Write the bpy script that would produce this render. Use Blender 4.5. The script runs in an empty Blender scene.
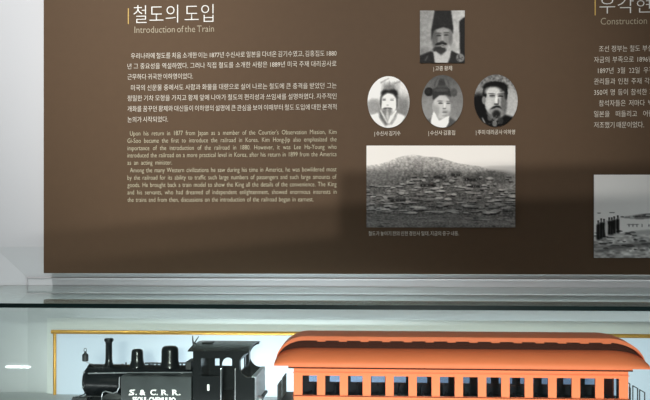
import bpy, bmesh, math, random
import numpy as np
from mathutils import Vector, Matrix

random.seed(7)
rng = np.random.default_rng(7)
S = bpy.context.scene
COL = S.collection

# ------------------------------------------------------------------ camera
CAM_H = 1.4515                       # camera height; the case's glass top is 9 cm lower
F_PX, HOR, VPX = 850.0, 238.0, 380.0
TH = math.atan((VPX - 325.0) / F_PX)
CAM = Vector((0.0, -1.6, CAM_H))
cd = bpy.data.cameras.new('camera')
cam = bpy.data.objects.new('camera', cd)
COL.objects.link(cam)
cam.location = CAM
cam.rotation_euler = (math.pi / 2, 0, TH)
cd.sensor_width = 36.0
cd.lens = F_PX / 650.0 * 36.0
cd.shift_y = (HOR - 200.0) / 650.0
cd.clip_start = 0.02
S.camera = cam

# ------------------------------------------------------------------ world, lights, exposure
w = bpy.data.worlds.new('world')
S.world = w
w.use_nodes = True
bg = w.node_tree.nodes['Background']
bg.inputs[0].default_value = (0.86, 0.93, 1.0, 1)
bg.inputs[1].default_value = 0.24


def area(name, loc, target, sx, sy, power, color):
    l = bpy.data.lights.new(name, 'AREA')
    l.shape = 'RECTANGLE'
    l.size, l.size_y, l.energy, l.color = sx, sy, power, color
    o = bpy.data.objects.new(name, l)
    COL.objects.link(o)
    o.location = loc
    o.rotation_euler = (Vector(target) - Vector(loc)).to_track_quat('-Z', 'Y').to_euler()
    return o


def spot(name, loc, target, power, angle, blend, color, radius=0.03):
    l = bpy.data.lights.new(name, 'SPOT')
    l.energy, l.spot_size, l.spot_blend, l.color = power, math.radians(angle), blend, color
    l.shadow_soft_size = radius
    o = bpy.data.objects.new(name, l)
    COL.objects.link(o)
    o.location = loc
    o.rotation_euler = (Vector(target) - Vector(loc)).to_track_quat('-Z', 'Y').to_euler()
    return o


# added broad fill light, unseen, high on the opposite side of the room
area('room_fill', (-0.6, -4.40, 2.4), (-0.6, 0, 2.4), 4.6, 1.1, 20, (1.0, 0.93, 0.86))
# lamp that washes the panel from above, and one farther back whose light an added screen cuts off low down
spot('panel_spot', (-0.95, -1.20, 2.75), (-0.76, 0.0, 2.00), 105, 52, 1.0, (1.0, 0.98, 0.96), 0.05)
LAMP = Vector((-0.20, -4.35, 2.75))
spot('room_spot', LAMP, (-0.07, 0.0, 1.68), 380, 18.5, 0.9, (1.0, 0.96, 0.92), 0.006)
spot('room_spot', (-0.20, -4.35, 2.777), (-0.07, 0.0, 1.68), 225, 18.5, 0.9, (1.0, 0.96, 0.92), 0.006)
# light strips on the floor of the case, behind and before the train
area('rear_strip', (-0.17, -0.140, 1.161), (-0.17, -0.03, 1.25), 0.40, 0.02, 0.9, (0.84, 0.93, 1.0))
area('wall_fill_strip', (0.06, -0.013, 1.18), (0.06, -0.0105, 1.60), 1.27, 0.012, 2.2, (0.95, 0.98, 1.0))  # added strip hidden behind the board to brighten the wall above
area('front_strip', (-0.22, -0.418, 1.168), (-0.22, -0.27, 1.27), 1.6, 0.016, 0.9, (0.97, 0.98, 1.0))
# added fill spot behind the camera, its wide flat beam kept to the case
sp = spot('case_fill_spot', (0.15, -2.88, 1.62), (-0.04, -0.3, 1.228), 550, 4.2, 0.3, (1.0, 0.97, 0.93), 0.12)
sp.scale = (6.6, 1.0, 1.0)

S.view_settings.view_transform = 'Standard'
S.view_settings.look = 'None'
S.view_settings.gamma = 1.0
S.view_settings.use_curve_mapping = False
S.view_settings.exposure = 0.0
S.cycles.transparent_max_bounces = 16

# ------------------------------------------------------------------ helpers
_s, _c = math.sin(TH), math.cos(TH)


def P(px, py, Y):
    """where the line of sight through a photograph point meets the vertical plane at depth Y"""
    u, v = (px - 325.0) / F_PX, -(py - HOR) / F_PX
    D = Vector((-_s + u * _c, _c + u * _s, v))
    t = (Y - CAM.y) / D.y
    return CAM + D * t


def PX(px, Y): return P(px, HOR, Y).x
def PZ(px, py, Y): return P(px, py, Y).z


def lin(v):
    v = v / 255.0
    return v / 12.92 if v <= 0.04045 else ((v + 0.055) / 1.055) ** 2.4


def rgb(r, g, b): return (lin(r), lin(g), lin(b), 1.0)


def mat(name, color, rough=0.5, metal=0.0, noise=0.0, scale=30.0, spec=0.5, bump=0.0):
    m = bpy.data.materials.new(name)
    m.use_nodes = True
    nt = m.node_tree
    b = nt.nodes['Principled BSDF']
    b.inputs['Roughness'].default_value = rough
    b.inputs['Metallic'].default_value = metal
    b.inputs['Specular IOR Level'].default_value = spec
    b.inputs['Base Color'].default_value = color
    if noise > 0 or bump > 0:
        tc = nt.nodes.new('ShaderNodeTexCoord')
        n = nt.nodes.new('ShaderNodeTexNoise')
        n.inputs['Scale'].default_value = scale
        n.inputs['Detail'].default_value = 4
        nt.links.new(tc.outputs['Object'], n.inputs['Vector'])
        if noise > 0:
            r = nt.nodes.new('ShaderNodeValToRGB')
            r.color_ramp.elements[0].color = tuple(c * (1 - noise) for c in color[:3]) + (1,)
            r.color_ramp.elements[1].color = tuple(min(1, c * (1 + noise)) for c in color[:3]) + (1,)
            nt.links.new(n.outputs['Fac'], r.inputs['Fac'])
            nt.links.new(r.outputs['Color'], b.inputs['Base Color'])
        if bump > 0:
            bp = nt.nodes.new('ShaderNodeBump')
            bp.inputs['Strength'].default_value = bump
            bp.inputs['Distance'].default_value = 0.001
            nt.links.new(n.outputs['Fac'], bp.inputs['Height'])
            nt.links.new(bp.outputs['Normal'], b.inputs['Normal'])
    return m


def glass_mat(name, tint, f0=0.04):
    """thin architectural glass: clear or tinted transmission plus a Fresnel mirror"""
    m = bpy.data.materials.new(name)
    m.use_nodes = True
    nt = m.node_tree
    nt.nodes.clear()
    out = nt.nodes.new('ShaderNodeOutputMaterial')
    tr = nt.nodes.new('ShaderNodeBsdfTransparent')
    tr.inputs[0].default_value = tint
    gl = nt.nodes.new('ShaderNodeBsdfGlossy')
    gl.inputs['Roughness'].default_value = 0.0
    gl.inputs[0].default_value = (0.95, 1.0, 0.98, 1)
    geo = nt.nodes.new('ShaderNodeNewGeometry')
    dot = nt.nodes.new('ShaderNodeVectorMath'); dot.operation = 'DOT_PRODUCT'
    nt.links.new(geo.outputs['Incoming'], dot.inputs[0])
    nt.links.new(geo.outputs['Normal'], dot.inputs[1])

    def mth(op, a, b=None):
        n = nt.nodes.new('ShaderNodeMath'); n.operation = op
        for i, x in enumerate((a, b)):
            if x is None: continue
            if isinstance(x, (int, float)): n.inputs[i].default_value = x
            else: nt.links.new(x, n.inputs[i])
        return n.outputs[0]
    ab = mth('ABSOLUTE', dot.outputs['Value'])
    p5 = mth('POWER', mth('SUBTRACT', 1.0, ab), 5.0)
    fac = mth('ADD', mth('MULTIPLY', p5, 1 - f0), f0)
    mx = nt.nodes.new('ShaderNodeMixShader')
    nt.links.new(fac, mx.inputs[0])
    nt.links.new(tr.outputs[0], mx.inputs[1])
    nt.links.new(gl.outputs[0], mx.inputs[2])
    nt.links.new(mx.outputs[0], out.inputs[0])
    return m


def emit_mat(name, color, strength):
    m = bpy.data.materials.new(name)
    m.use_nodes = True
    b = m.node_tree.nodes['Principled BSDF']
    b.inputs['Emission Color'].default_value = color
    b.inputs['Emission Strength'].default_value = strength
    return m


ROOT = {}


def thing(name, label, cat, loc, group=None):
    o = bpy.data.objects.new(name, None)
    COL.objects.link(o)
    o.empty_display_size = 0.05
    o.location = loc
    o['label'] = label
    o['category'] = cat
    if group: o['group'] = group
    ROOT[o.name] = Vector(loc)
    return o


def obj(name, bm, mats, parent=None, smooth=False, origin=None):
    """one mesh object; its points are given in world coordinates"""
    base = ROOT[parent.name] if parent else Vector(origin or (0, 0, 0))
    bmesh.ops.recalc_face_normals(bm, faces=bm.faces)
    for v in bm.verts: v.co -= base
    me = bpy.data.meshes.new(name)
    bm.to_mesh(me)
    bm.free()
    for m in (mats if isinstance(mats, (list, tuple)) else [mats]): me.materials.append(m)
    if smooth:
        me.shade_smooth()
        try: me.set_sharp_from_angle(angle=math.radians(38))
        except Exception: pass
    o = bpy.data.objects.new(name, me)
    COL.objects.link(o)
    if parent:
        o.parent = parent
        ROOT[o.name] = base
    else:
        o.location = base
        ROOT[o.name] = base
    return o


def tag(o, label, cat, group=None):
    o['label'] = label
    o['category'] = cat
    if group: o['group'] = group
    return o


def structure(o):
    o['kind'] = 'structure'
    return o


def box(bm, x0, x1, y0, y1, z0, z1, bev=0.0):
    g = bmesh.ops.create_cube(bm, size=1.0)
    vs = g['verts']
    for v in vs:
        v.co = Vector(((x0 + x1) / 2 + v.co.x * (x1 - x0), (y0 + y1) / 2 + v.co.y * (y1 - y0), (z0 + z1) / 2 + v.co.z * (z1 - z0)))
    if bev > 0:
        es = list({e for v in vs for e in v.link_edges})
        bmesh.ops.bevel(bm, geom=es, offset=bev, segments=2, affect='EDGES', profile=0.5)
    return bm


def prism(bm, pts, y0, y1):
    """polygon in X,Z carried from depth y0 to y1"""
    a = [bm.verts.new((x, y0, z)) for x, z in pts]
    b = [bm.verts.new((x, y1, z)) for x, z in pts]
    n = len(pts)
    f = [bm.faces.new(a), bm.faces.new(list(reversed(b)))]
    for i in range(n):
        bm.faces.new((a[i], b[i], b[(i + 1) % n], a[(i + 1) % n]))
    for q in f: q.normal_update()
    bmesh.ops.triangulate(bm, faces=f)
    return bm


def tube(bm, pts, r, n=10, cap=True):
    pts = [Vector(p) for p in pts]
    rs = r if isinstance(r, (list, tuple)) else [r] * len(pts)
    rings = []
    for i, p in enumerate(pts):
        d = (pts[min(i + 1, len(pts) - 1)] - pts[max(i - 1, 0)]).normalized()
        q = d.to_track_quat('Z', 'Y')
        rings.append([bm.verts.new(p + q @ Vector((math.cos(2 * math.pi * k / n) * rs[i], math.sin(2 * math.pi * k / n) * rs[i], 0))) for k in range(n)])
    for a, b in zip(rings, rings[1:]):
        for k in range(n):
            bm.faces.new((a[k], a[(k + 1) % n], b[(k + 1) % n], b[k]))
    if cap:
        bm.faces.new(rings[0]); bm.faces.new(list(reversed(rings[-1])))
    return bm


def lathe(bm, prof, cx, cy, n=28, axis='Z'):
    """profile of (radius, height); axis Z at (cx, cy), or X with centre (cy, cz) given as cx, cy"""
    rings = []
    for r, h in prof:
        ring = []
        for k in range(n):
            a = 2 * math.pi * k / n
            if axis == 'Z': ring.append(bm.verts.new((cx + r * math.cos(a), cy + r * math.sin(a), h)))
            elif axis == 'Y': ring.append(bm.verts.new((cx + r * math.cos(a), h, cy + r * math.sin(a))))
            else: ring.append(bm.verts.new((h, cx + r * math.cos(a), cy + r * math.sin(a))))
        rings.append(ring)
    for a, b in zip(rings, rings[1:]):
        for k in range(n):
            bm.faces.new((a[k], a[(k + 1) % n], b[(k + 1) % n], b[k]))
    bm.faces.new(rings[0]); bm.faces.new(list(reversed(rings[-1])))
    return bm


NB = bmesh.new

# ------------------------------------------------------------------ materials
M_wall = mat('white_wall', (0.57, 0.583, 0.60, 1), 0.7, noise=0.015, scale=8)
M_floor = mat('room_floor', (0.22, 0.21, 0.20, 1), 0.4, noise=0.08, scale=6)
M_far = mat('far_wall_paint', (0.30, 0.32, 0.32, 1), 0.7)
M_panel = mat('brown_panel', (0.100, 0.065, 0.040, 1), 0.5, noise=0.05, scale=60, spec=0.04)
M_paper = mat('photo_edge', (0.10, 0.09, 0.08, 1), 0.5)
M_cream = mat('cream_print', (0.70, 0.66, 0.57, 1), 0.6)
M_white = mat('white_print', (0.72, 0.72, 0.68, 1), 0.6)
M_sage = mat('sage_print', (0.52, 0.49, 0.34, 1), 0.6)
M_tan = mat('tan_print', (0.36, 0.31, 0.215, 1), 0.6)
M_gold_print = mat('yellow_print', (0.52, 0.33, 0.06, 1), 0.5)
M_brass = mat('brass', (0.74, 0.40, 0.09, 1), 0.28, 0.85, noise=0.06, scale=40)
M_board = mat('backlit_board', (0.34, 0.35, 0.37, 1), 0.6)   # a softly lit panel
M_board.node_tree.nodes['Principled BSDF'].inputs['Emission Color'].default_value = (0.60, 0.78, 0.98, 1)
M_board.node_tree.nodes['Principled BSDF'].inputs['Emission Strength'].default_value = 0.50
M_greywall = mat('case_lining', (0.66, 0.68, 0.67, 1), 0.7)
M_cab = mat('cabinet_paint', (0.55, 0.56, 0.56, 1), 0.5, noise=0.02)
M_glass = glass_mat('green_tinted_glass', (0.92, 0.968, 0.95, 1))
M_edge = mat('glass_edge', (0.004, 0.014, 0.014, 1), 0.15)
M_black = mat('black_enamel', (0.005, 0.006, 0.007, 1), 0.25, noise=0.2, scale=80, spec=0.35)
M_tank = mat('worn_black_enamel', (0.035, 0.04, 0.042, 1), 0.33, noise=0.5, scale=45, bump=0.15)
M_iron = mat('dull_black_iron', (0.02, 0.021, 0.023, 1), 0.55)
M_steel = mat('bright_steel', (0.55, 0.57, 0.6, 1), 0.3, 0.9)
M_bluegrey = mat('glow_blue_grey', (0.58, 0.64, 0.70, 1), 0.45)  # pale tone carries the case glow falling on the black bunker end
M_orange = mat('orange_coach_paint', (0.78, 0.185, 0.075, 1), 0.5, noise=0.05, scale=35, spec=0.2)
M_clere = mat('dark_clerestory_brown', (0.045, 0.012, 0.007, 1), 0.7, spec=0.1)  # dark brown for the clerestory and the thin lines on the coach
M_inside = mat('coach_interior', (0.03, 0.022, 0.022, 1), 0.8)
M_wood = mat('sleeper_wood', (0.09, 0.06, 0.04, 1), 0.8, noise=0.3, scale=60)
M_letter = mat('white_lettering', (0.9, 0.9, 0.88, 1), 0.5)
M_pane = glass_mat('smoked_window', (0.78, 0.82, 0.88, 1))
M_tube = emit_mat('lit_tube', (0.95, 0.98, 1, 1), 30)

# ------------------------------------------------------------------ the room
ZG = CAM_H - 0.0915                 # upper face of the glass top
ZCF = CAM_H - 0.295                 # floor of the case
YF = -0.44                          # front of the case
DW = 0.014                          # how far the wall steps forward round the shallow recess
ZS = PZ(60, 278.0, 0.0)
XS = PX(27.5, 0.0)
K = 0.06
bm = NB()
def quad(bm, *pts): return bm.faces.new([bm.verts.new(p) for p in pts])
quad(bm, (XS, 0, 0), (3, 0, 0), (3, 0, ZS), (XS, 0, ZS))
quad(bm, (XS, 0, ZS), (3, 0, ZS), (3, -DW, ZS + K), (XS - K, -DW, ZS + K))
quad(bm, (XS - K, -DW, 0), (XS, 0, 0), (XS, 0, ZS), (XS - K, -DW, ZS + K))
quad(bm, (XS - K, -DW, ZS + K), (3, -DW, ZS + K), (3, -DW, 3), (XS - K, -DW, 3))
quad(bm, (-3.4, -DW, 0), (XS - K, -DW, 0), (XS - K, -DW, ZS + K), (XS - K, -DW, 3), (-3.4, -DW, 3))
bmesh.ops.remove_doubles(bm, verts=bm.verts, dist=1e-5)
structure(obj('wall_back', bm, M_wall))
bm = NB(); quad(bm, (-3.4, -4.5, 0), (3, -4.5, 0), (3, 0.02, 0), (-3.4, 0.02, 0)); structure(obj('floor', bm, M_floor))
bm = NB(); box(bm, -3.4, 3, -4.56, -4.5, 0, 3); structure(obj('wall_front', bm, M_far))
# unseen screen added behind the camera to cut the shadow steps on the panel
def cut(px, py, Y=-3.0):
    q = P(px, py, -0.03)
    return LAMP + (q - LAMP) * ((Y - LAMP.y) / (q.y - LAMP.y))
a, b, e, e2 = cut(339, 172), cut(800, 158), cut(-20, 238), cut(339, 204)
bm = NB(); prism(bm, [(e.x, 0), (b.x, 0), (b.x, b.z), (a.x, a.z), (a.x, e2.z), (e.x, e.z)], -3.06, -3.0); structure(obj('shadow_blocker', bm, M_far))
# thin grey strip painting in the crease shade along the recess
bm = NB(); M_crease = mat('crease_shade_grey', (0.47, 0.455, 0.47, 1), 0.8, spec=0.1)
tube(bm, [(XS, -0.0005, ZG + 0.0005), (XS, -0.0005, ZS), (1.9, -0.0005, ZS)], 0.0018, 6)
structure(obj('crease_shade_1', bm, M_crease))

# ------------------------------------------------------------------ the display case
case = thing('display_case', 'glass display case with dark glass edge against the white wall, holding the train', 'display case', (0, -0.22, 0))
bm = NB(); box(bm, -1.5, 1.5, YF + 0.001, -DW - 0.0015, 0.0, ZCF - 0.0003); obj('cabinet', bm, M_cab, case)


def pane(name, x0, x1, y0, y1, z0, z1, big, plan=None):
    bm = NB()
    if plan:
        lo, hi = [bm.verts.new((x, y, z0)) for x, y in plan], [bm.verts.new((x, y, z1)) for x, y in plan]
        bm.faces.new(lo); bm.faces.new(hi)
        for k in range(len(plan)): bm.faces.new((lo[k], lo[(k + 1) % len(plan)], hi[(k + 1) % len(plan)], hi[k]))
        bmesh.ops.recalc_face_normals(bm, faces=bm.faces)
    else: box(bm, x0, x1, y0, y1, z0, z1)
    for f in bm.faces:
        f.normal_update()
        f.material_index = 0 if abs(f.normal[big]) > 0.5 else 1
    return obj(name, bm, [M_glass, M_edge], case)


pane('top_pane', -1.5, 1.5, YF, -0.0008, ZG - 0.0062, ZG, 2, [(-1.5, YF), (1.5, YF), (1.5, -0.0012), (XS + 0.0003, -0.0012), (XS - K, -DW - 0.0012), (-1.5, -DW - 0.0012)])
pane('front_pane', -1.5, 1.5, YF + 0.001, YF + 0.007, ZCF, ZG - 0.0063, 1)

# white board edged with brass, standing at the back of the case
YB = -0.035
bl, bt = P(54.7, 331.8, YB), P(300, 331.8, YB)
zt = PZ(54.7, 331.8, YB)
xr = PX(700, YB)
board = thing('brass_edged_board', 'softly lit white back board edged with thin brass rods behind the model train', 'board', ((bl.x + xr) / 2, YB, ZCF))
bm = NB(); box(bm, bl.x, xr, YB + 0.004, YB + 0.009, ZCF, zt); obj('board', bm, M_board, board)
bm = NB(); box(bm, PX(47, YB + 0.01), xr + 0.03, YB + 0.0095, YB + 0.012, ZCF, PZ(47, 318, YB + 0.01)); obj('backing', bm, M_greywall, board)
for nm, x in (('post', bl.x), ('post', xr)):
    bm = NB(); tube(bm, [(x, YB, ZCF), (x, YB, zt - 0.002)], 0.0030, 14); obj(nm, bm, M_brass, board, True)
bm = NB()
tube(bm, [(bl.x - 0.006, YB, zt), (xr + 0.006, YB, zt)], 0.0038, 14)
obj('top_bar', bm, M_brass, board, True)

# ------------------------------------------------------------------ lettering

def text_mesh(s, size=1.0, offset=0.0, space_word=1.0, space_char=1.0):
    c = bpy.data.curves.new('lettering', 'FONT')
    c.body = s
    c.size = size
    c.offset = offset
    c.space_word = space_word
    c.space_character = space_char
    c.resolution_u = 3
    o = bpy.data.objects.new('lettering', c)
    COL.objects.link(o)
    bpy.context.view_layer.update()
    dg = bpy.context.evaluated_depsgraph_get()
    me = bpy.data.meshes.new_from_object(o.evaluated_get(dg))
    bpy.data.objects.remove(o)
    bpy.data.curves.remove(c)
    return me


def text_into(bm, s, x0, x1, zb, h, y, offset=0.0, justify=True, condense=0.9, slab=False):
    """one line on the plane at depth y; x0..x1 in metres, zb baseline, h the font size in metres"""
    def width(me):
        xs = [v.co.x for v in me.vertices]
        return (min(xs), max(xs)) if xs else (0, 0)
    me = text_mesh(s, offset=offset)
    a, b = width(me)
    sx = h * condense
    if x1 is not None:
        if justify and ' ' in s.strip():
            m2 = text_mesh(s, offset=offset, space_word=2.0)
            a2, b2 = width(m2)
            want = (x1 - x0) / sx
            k = 1.0 + (want - (b - a)) / max(1e-6, (b2 - a2) - (b - a))
            k = max(0.6, min(4.0, k))
            me = text_mesh(s, offset=offset, space_word=k)
            a, b = width(me)
        sx = (x1 - x0) / (b - a)
    n0 = len(bm.verts)
    bm.from_mesh(me)
    bm.verts.ensure_lookup_table()
    for v in bm.verts[n0:]:
        v.co = Vector((x0 + (v.co.x - a) * sx, y, zb + v.co.y * h))
    bpy.data.meshes.remove(me)


# ------------------------------------------------------------------ the brown panel
YP = -0.030                          # printed face of the panel
YT = YP - 0.0006                     # print
p0 = P(43.5, 273.2, YP)
panel = tag(obj('information_panel', box(NB(), p0.x, PX(820, YP), YP, -DW - 0.0005, p0.z, 2.32, 0.0008), M_panel, None, origin=(0, YP, p0.z)),
            'large brown wall panel with Korean and English text about the first trains', 'information panel')


def line(bm, s, px0, px1, pyb, em, offset=0.0, justify=True, condense=0.9, ref=None):
    a = P(px0, pyb, YT)
    h = em * 1.6 / F_PX * (YT - CAM.y) / 1.6
    text_into(bm, s, a.x, PX(px1, YT) if px1 else None, a.z, h, YT, offset, justify, condense)


def block(name, m, rows, label=None):
    bm = NB()
    for r in rows: line(bm, *r[0], **r[1])
    o = obj(name, bm, m, panel)
    if label: o['label'] = label
    return o


def R(*a, **k): return (a, k)


block('title_text', M_white, [R('철도의 도입', 133.5, 213.5, 21.9, 20.5, offset=-0.012)])
block('subtitle_text', M_tan, [R('Introduction of the Train', 134.5, 214.0, 33.0, 9.6, offset=-0.004)])
bm = NB(); a, b = P(128.3, 8.3, YT), P(128.3, 24.0, YT)
box(bm, a.x - 0.0009, a.x + 0.0009, YT, YP, b.z, a.z); obj('title_bar', bm, M_gold_print, panel)['label'] = 'yellow bar beside the heading'
KO = [(' 우리나라에 철도를 처음 소개한 이는 1877년 수신사로 일본을 다녀온 김기수였고, 김홍집도 1880', 131, 336.5, 58.4),
      ('년 그 중요성을 역설하였다. 그러나 직접 철도를 소개한 사람은 1889년 미국 주재 대리공사로', 127.5, 336.5, 68.7),
      ('근무하다 귀국한 이하영이었다.', 127.5, 193, 79.3),
      (' 미국의 신문물 중에서도 사람과 화물을 대량으로 실어 나르는 철도에 큰 충격을 받았던 그는', 131, 336.5, 90.2),
      ('정밀한 기차 모형을 가지고 황제 앞에 나아가 철도의 편리성과 쓰임새를 설명하였다. 자주적인', 127.5, 336.5, 100.7),
      ('개화를 꿈꾸던 황제와 대신들이 이하영의 설명에 큰 관심을 보여 이때부터 철도 도입에 대한 본격적', 127.5, 336.5, 111.3),
      ('논의가 시작되었다.', 127.5, 168, 122.0)]
block('korean_text', M_cream, [R(s.strip(), x0, x1, y, 6.6, condense=0.86, offset=-0.008) for s, x0, x1, y in KO])
EN = [('Upon his return in 1877 from Japan as a member of the Courtier\'s Observation Mission, Kim', 130, 336.5, 135.6),
      ('Gi-Soo became the first to introduce the railroad in Korea. Kim Hong-Jip also emphasized the', 127.5, 336.5, 142.9),
      ('importance of the introduction of the railroad in 1880. However, it was Lee Ha-Young who', 127.5, 336.5, 150.3),
      ('introduced the railroad on a more practical level in Korea, after his return in 1899 from the America', 127.5, 336.5, 157.5),
      ('as an acting minister.', 127.5, 172, 164.8),
      ('Among the many Western civilizations he saw during his time in America, he was bewildered most', 130, 336.5, 172.4),
      ('by the railroad for its ability to traffic such large numbers of passengers and such large amounts of', 127.5, 336.5, 179.8),
      ('goods. He brought back a train model to show the King all the details of the convenience. The King', 127.5, 336.5, 187.1),
      ('and his servants, who had dreamed of independent enlightenment, showed enormous interests in', 127.5, 336.5, 194.5),
      ('the trains and from then, discussions on the introduction of the railroad began in earnest.', 127.5, 313.5, 201.9)]
block('english_text', M_sage, [R(s, x0, x1, y, 6.6, condense=0.76, offset=-0.010) for s, x0, x1, y in EN])
block('caption_text', M_cream, [R('| 고종 황제', 433.5, 452, 70.4, 5.2)])
block('caption_text', M_cream, [R('| 수신사 김기수', 374.5, 400.5, 135.4, 5.2)])
block('caption_text', M_cream, [R('| 수신사 김홍집', 428.5, 455.0, 134.8, 5.2)])
block('caption_text', M_cream, [R('| 주미 대리공사 이하영', 476.0, 515.0, 134.2, 5.2)])
block('caption_text', M_cream, [R('철도가 놓이기 전의 인천 경인사 일대, 지금의 중구 내동.', 368.5, 459.0, 235.3, 5.0)])
# the second column, of which the photograph shows the beginning
block('title_text', M_white, [R('우각현', 599.5, 650.5, 12.3, 19.0, offset=-0.012)])
block('subtitle_text', M_tan, [R('Construction', 600.7, 647.0, 24.6, 9.6, offset=-0.004)])
bm = NB(); a, b = P(595.2, -4.5, YT), P(595.2, 15.2, YT)
box(bm, a.x - 0.0009, a.x + 0.0009, YT, YP, b.z, a.z); obj('title_bar', bm, M_gold_print, panel)['label'] = 'yellow bar beside the right heading'
K2 = [('조선 정부는 철도 부설', 599, 652.5, 51.4), ('자금의 부족으로 1896년', 594, 653, 62.3),
      ('1897년 3월 22일 우각', 598, 654, 73.2), ('관리들과 인천 주재 각국', 594, 655, 84.0),
      ('350여 명 등이 참석한 가', 594, 654.5, 94.9), ('참석자들은 저마다 백', 599, 652.5, 105.8),
      ('일본을 떠들리고 어렵', 594, 653, 116.6), ('저조했기 때문이었다.', 594, 644, 127.6)]
block('korean_text', M_cream, [R(s, x0, x1, y, 6.8, condense=0.84, offset=-0.008) for s, x0, x1, y in K2])


# ------------------------------------------------------------------ printed photographs
class Canvas:
    """a monochrome print worked out point by point (grey 0-255)"""
    def __init__(s, x0, y0, x1, y1, n):
        s.n = (n, max(2, int(n * (y1 - y0) / (x1 - x0))))
        s.ext = (x0, y0, x1, y1)
        s.X, s.Y = np.meshgrid(np.linspace(x0, x1, s.n[0]), np.linspace(y0, y1, s.n[1]))
        s.V = np.full(s.X.shape, 128.0)
        s.u = (x1 - x0) / (s.n[0] - 1)

    def put(s, m, v, a=1.0): s.V = s.V * (1 - m * a) + v * m * a

    def ell(s, cx, cy, rx, ry, v, a=1.0, soft=0.35, rot=0.0):
        t = math.radians(rot)
        dx, dy = s.X - cx, s.Y - cy
        u, q = dx * math.cos(t) + dy * math.sin(t), -dx * math.sin(t) + dy * math.cos(t)
        d = np.sqrt((u / rx) ** 2 + (q / ry) ** 2)
        m = np.clip((1 - d) / soft + 0.5, 0, 1)
        s.put(m * m * (3 - 2 * m), v, a)

    def poly(s, pts, v, a=1.0, blur=4.0):
        m = np.zeros(s.X.shape, bool)
        n = len(pts)
        for i in range(n):
            (xa, ya), (xb, yb) = pts[i], pts[(i + 1) % n]
            if ya == yb: continue
            c = ((s.Y >= ya) != (s.Y >= yb)) & (s.X < (xb - xa) * (s.Y - ya) / (yb - ya) + xa)
            m ^= c
        m = m.astype(float)
        r = int(round(blur / s.u))
        for _ in range(2):
            if r < 1: break
            k = np.ones(2 * r + 1) / (2 * r + 1)
            for ax in (0, 1):
                pad = [(r, r) if ax == i else (0, 0) for i in (0, 1)]
                m = np.apply_along_axis(lambda q: np.convolve(q, k, 'valid'), ax, np.pad(m, pad, mode='edge'))
        s.put(m, v, a)

    def grad(s, ax, v0, v1, lo=0.0, hi=1.0):
        x0, y0, x1, y1 = s.ext
        t = (s.X - x0) / (x1 - x0) if ax == 'x' else (s.Y - y0) / (y1 - y0)
        t = np.clip((t - lo) / (hi - lo), 0, 1)
        s.V = v0 + (v1 - v0) * t

    def noise(s, cell, amp, mask=None, sx=1.0):
        x0, y0, x1, y1 = s.ext
        gx, gy = int((x1 - x0) / (cell * sx)) + 3, int((y1 - y0) / cell) + 3
        g = rng.uniform(-1, 1, (gy, gx))
        fx, fy = (s.X - x0) / (cell * sx), (s.Y - y0) / cell
        ix, iy = fx.astype(int), fy.astype(int)
        tx, ty = fx - ix, fy - iy
        v = (g[iy, ix] * (1 - tx) + g[iy, ix + 1] * tx) * (1 - ty) + (g[iy + 1, ix] * (1 - tx) + g[iy + 1, ix + 1] * tx) * ty
        s.V = s.V + v * amp * (1 if mask is None else mask)


M_print = bpy.data.materials.new('monochrome_print')
M_print.use_nodes = True
_b = M_print.node_tree.nodes['Principled BSDF']
_a = M_print.node_tree.nodes.new('ShaderNodeVertexColor')
_a.layer_name = 'print'
M_print.node_tree.links.new(_a.outputs['Color'], _b.inputs['Base Color'])
_b.inputs['Roughness'].default_value = 0.45
_b.inputs["Specular IOR Level"].default_value = 0.03


def soften(cv, r):
    k = np.ones(2 * r + 1) / (2 * r + 1)
    for ax in (0, 1):
        pad = [(r, r) if ax == i else (0, 0) for i in (0, 1)]
        cv.V = np.apply_along_axis(lambda q: np.convolve(q, k, 'valid'), ax, np.pad(cv.V, pad, mode='edge'))


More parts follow.
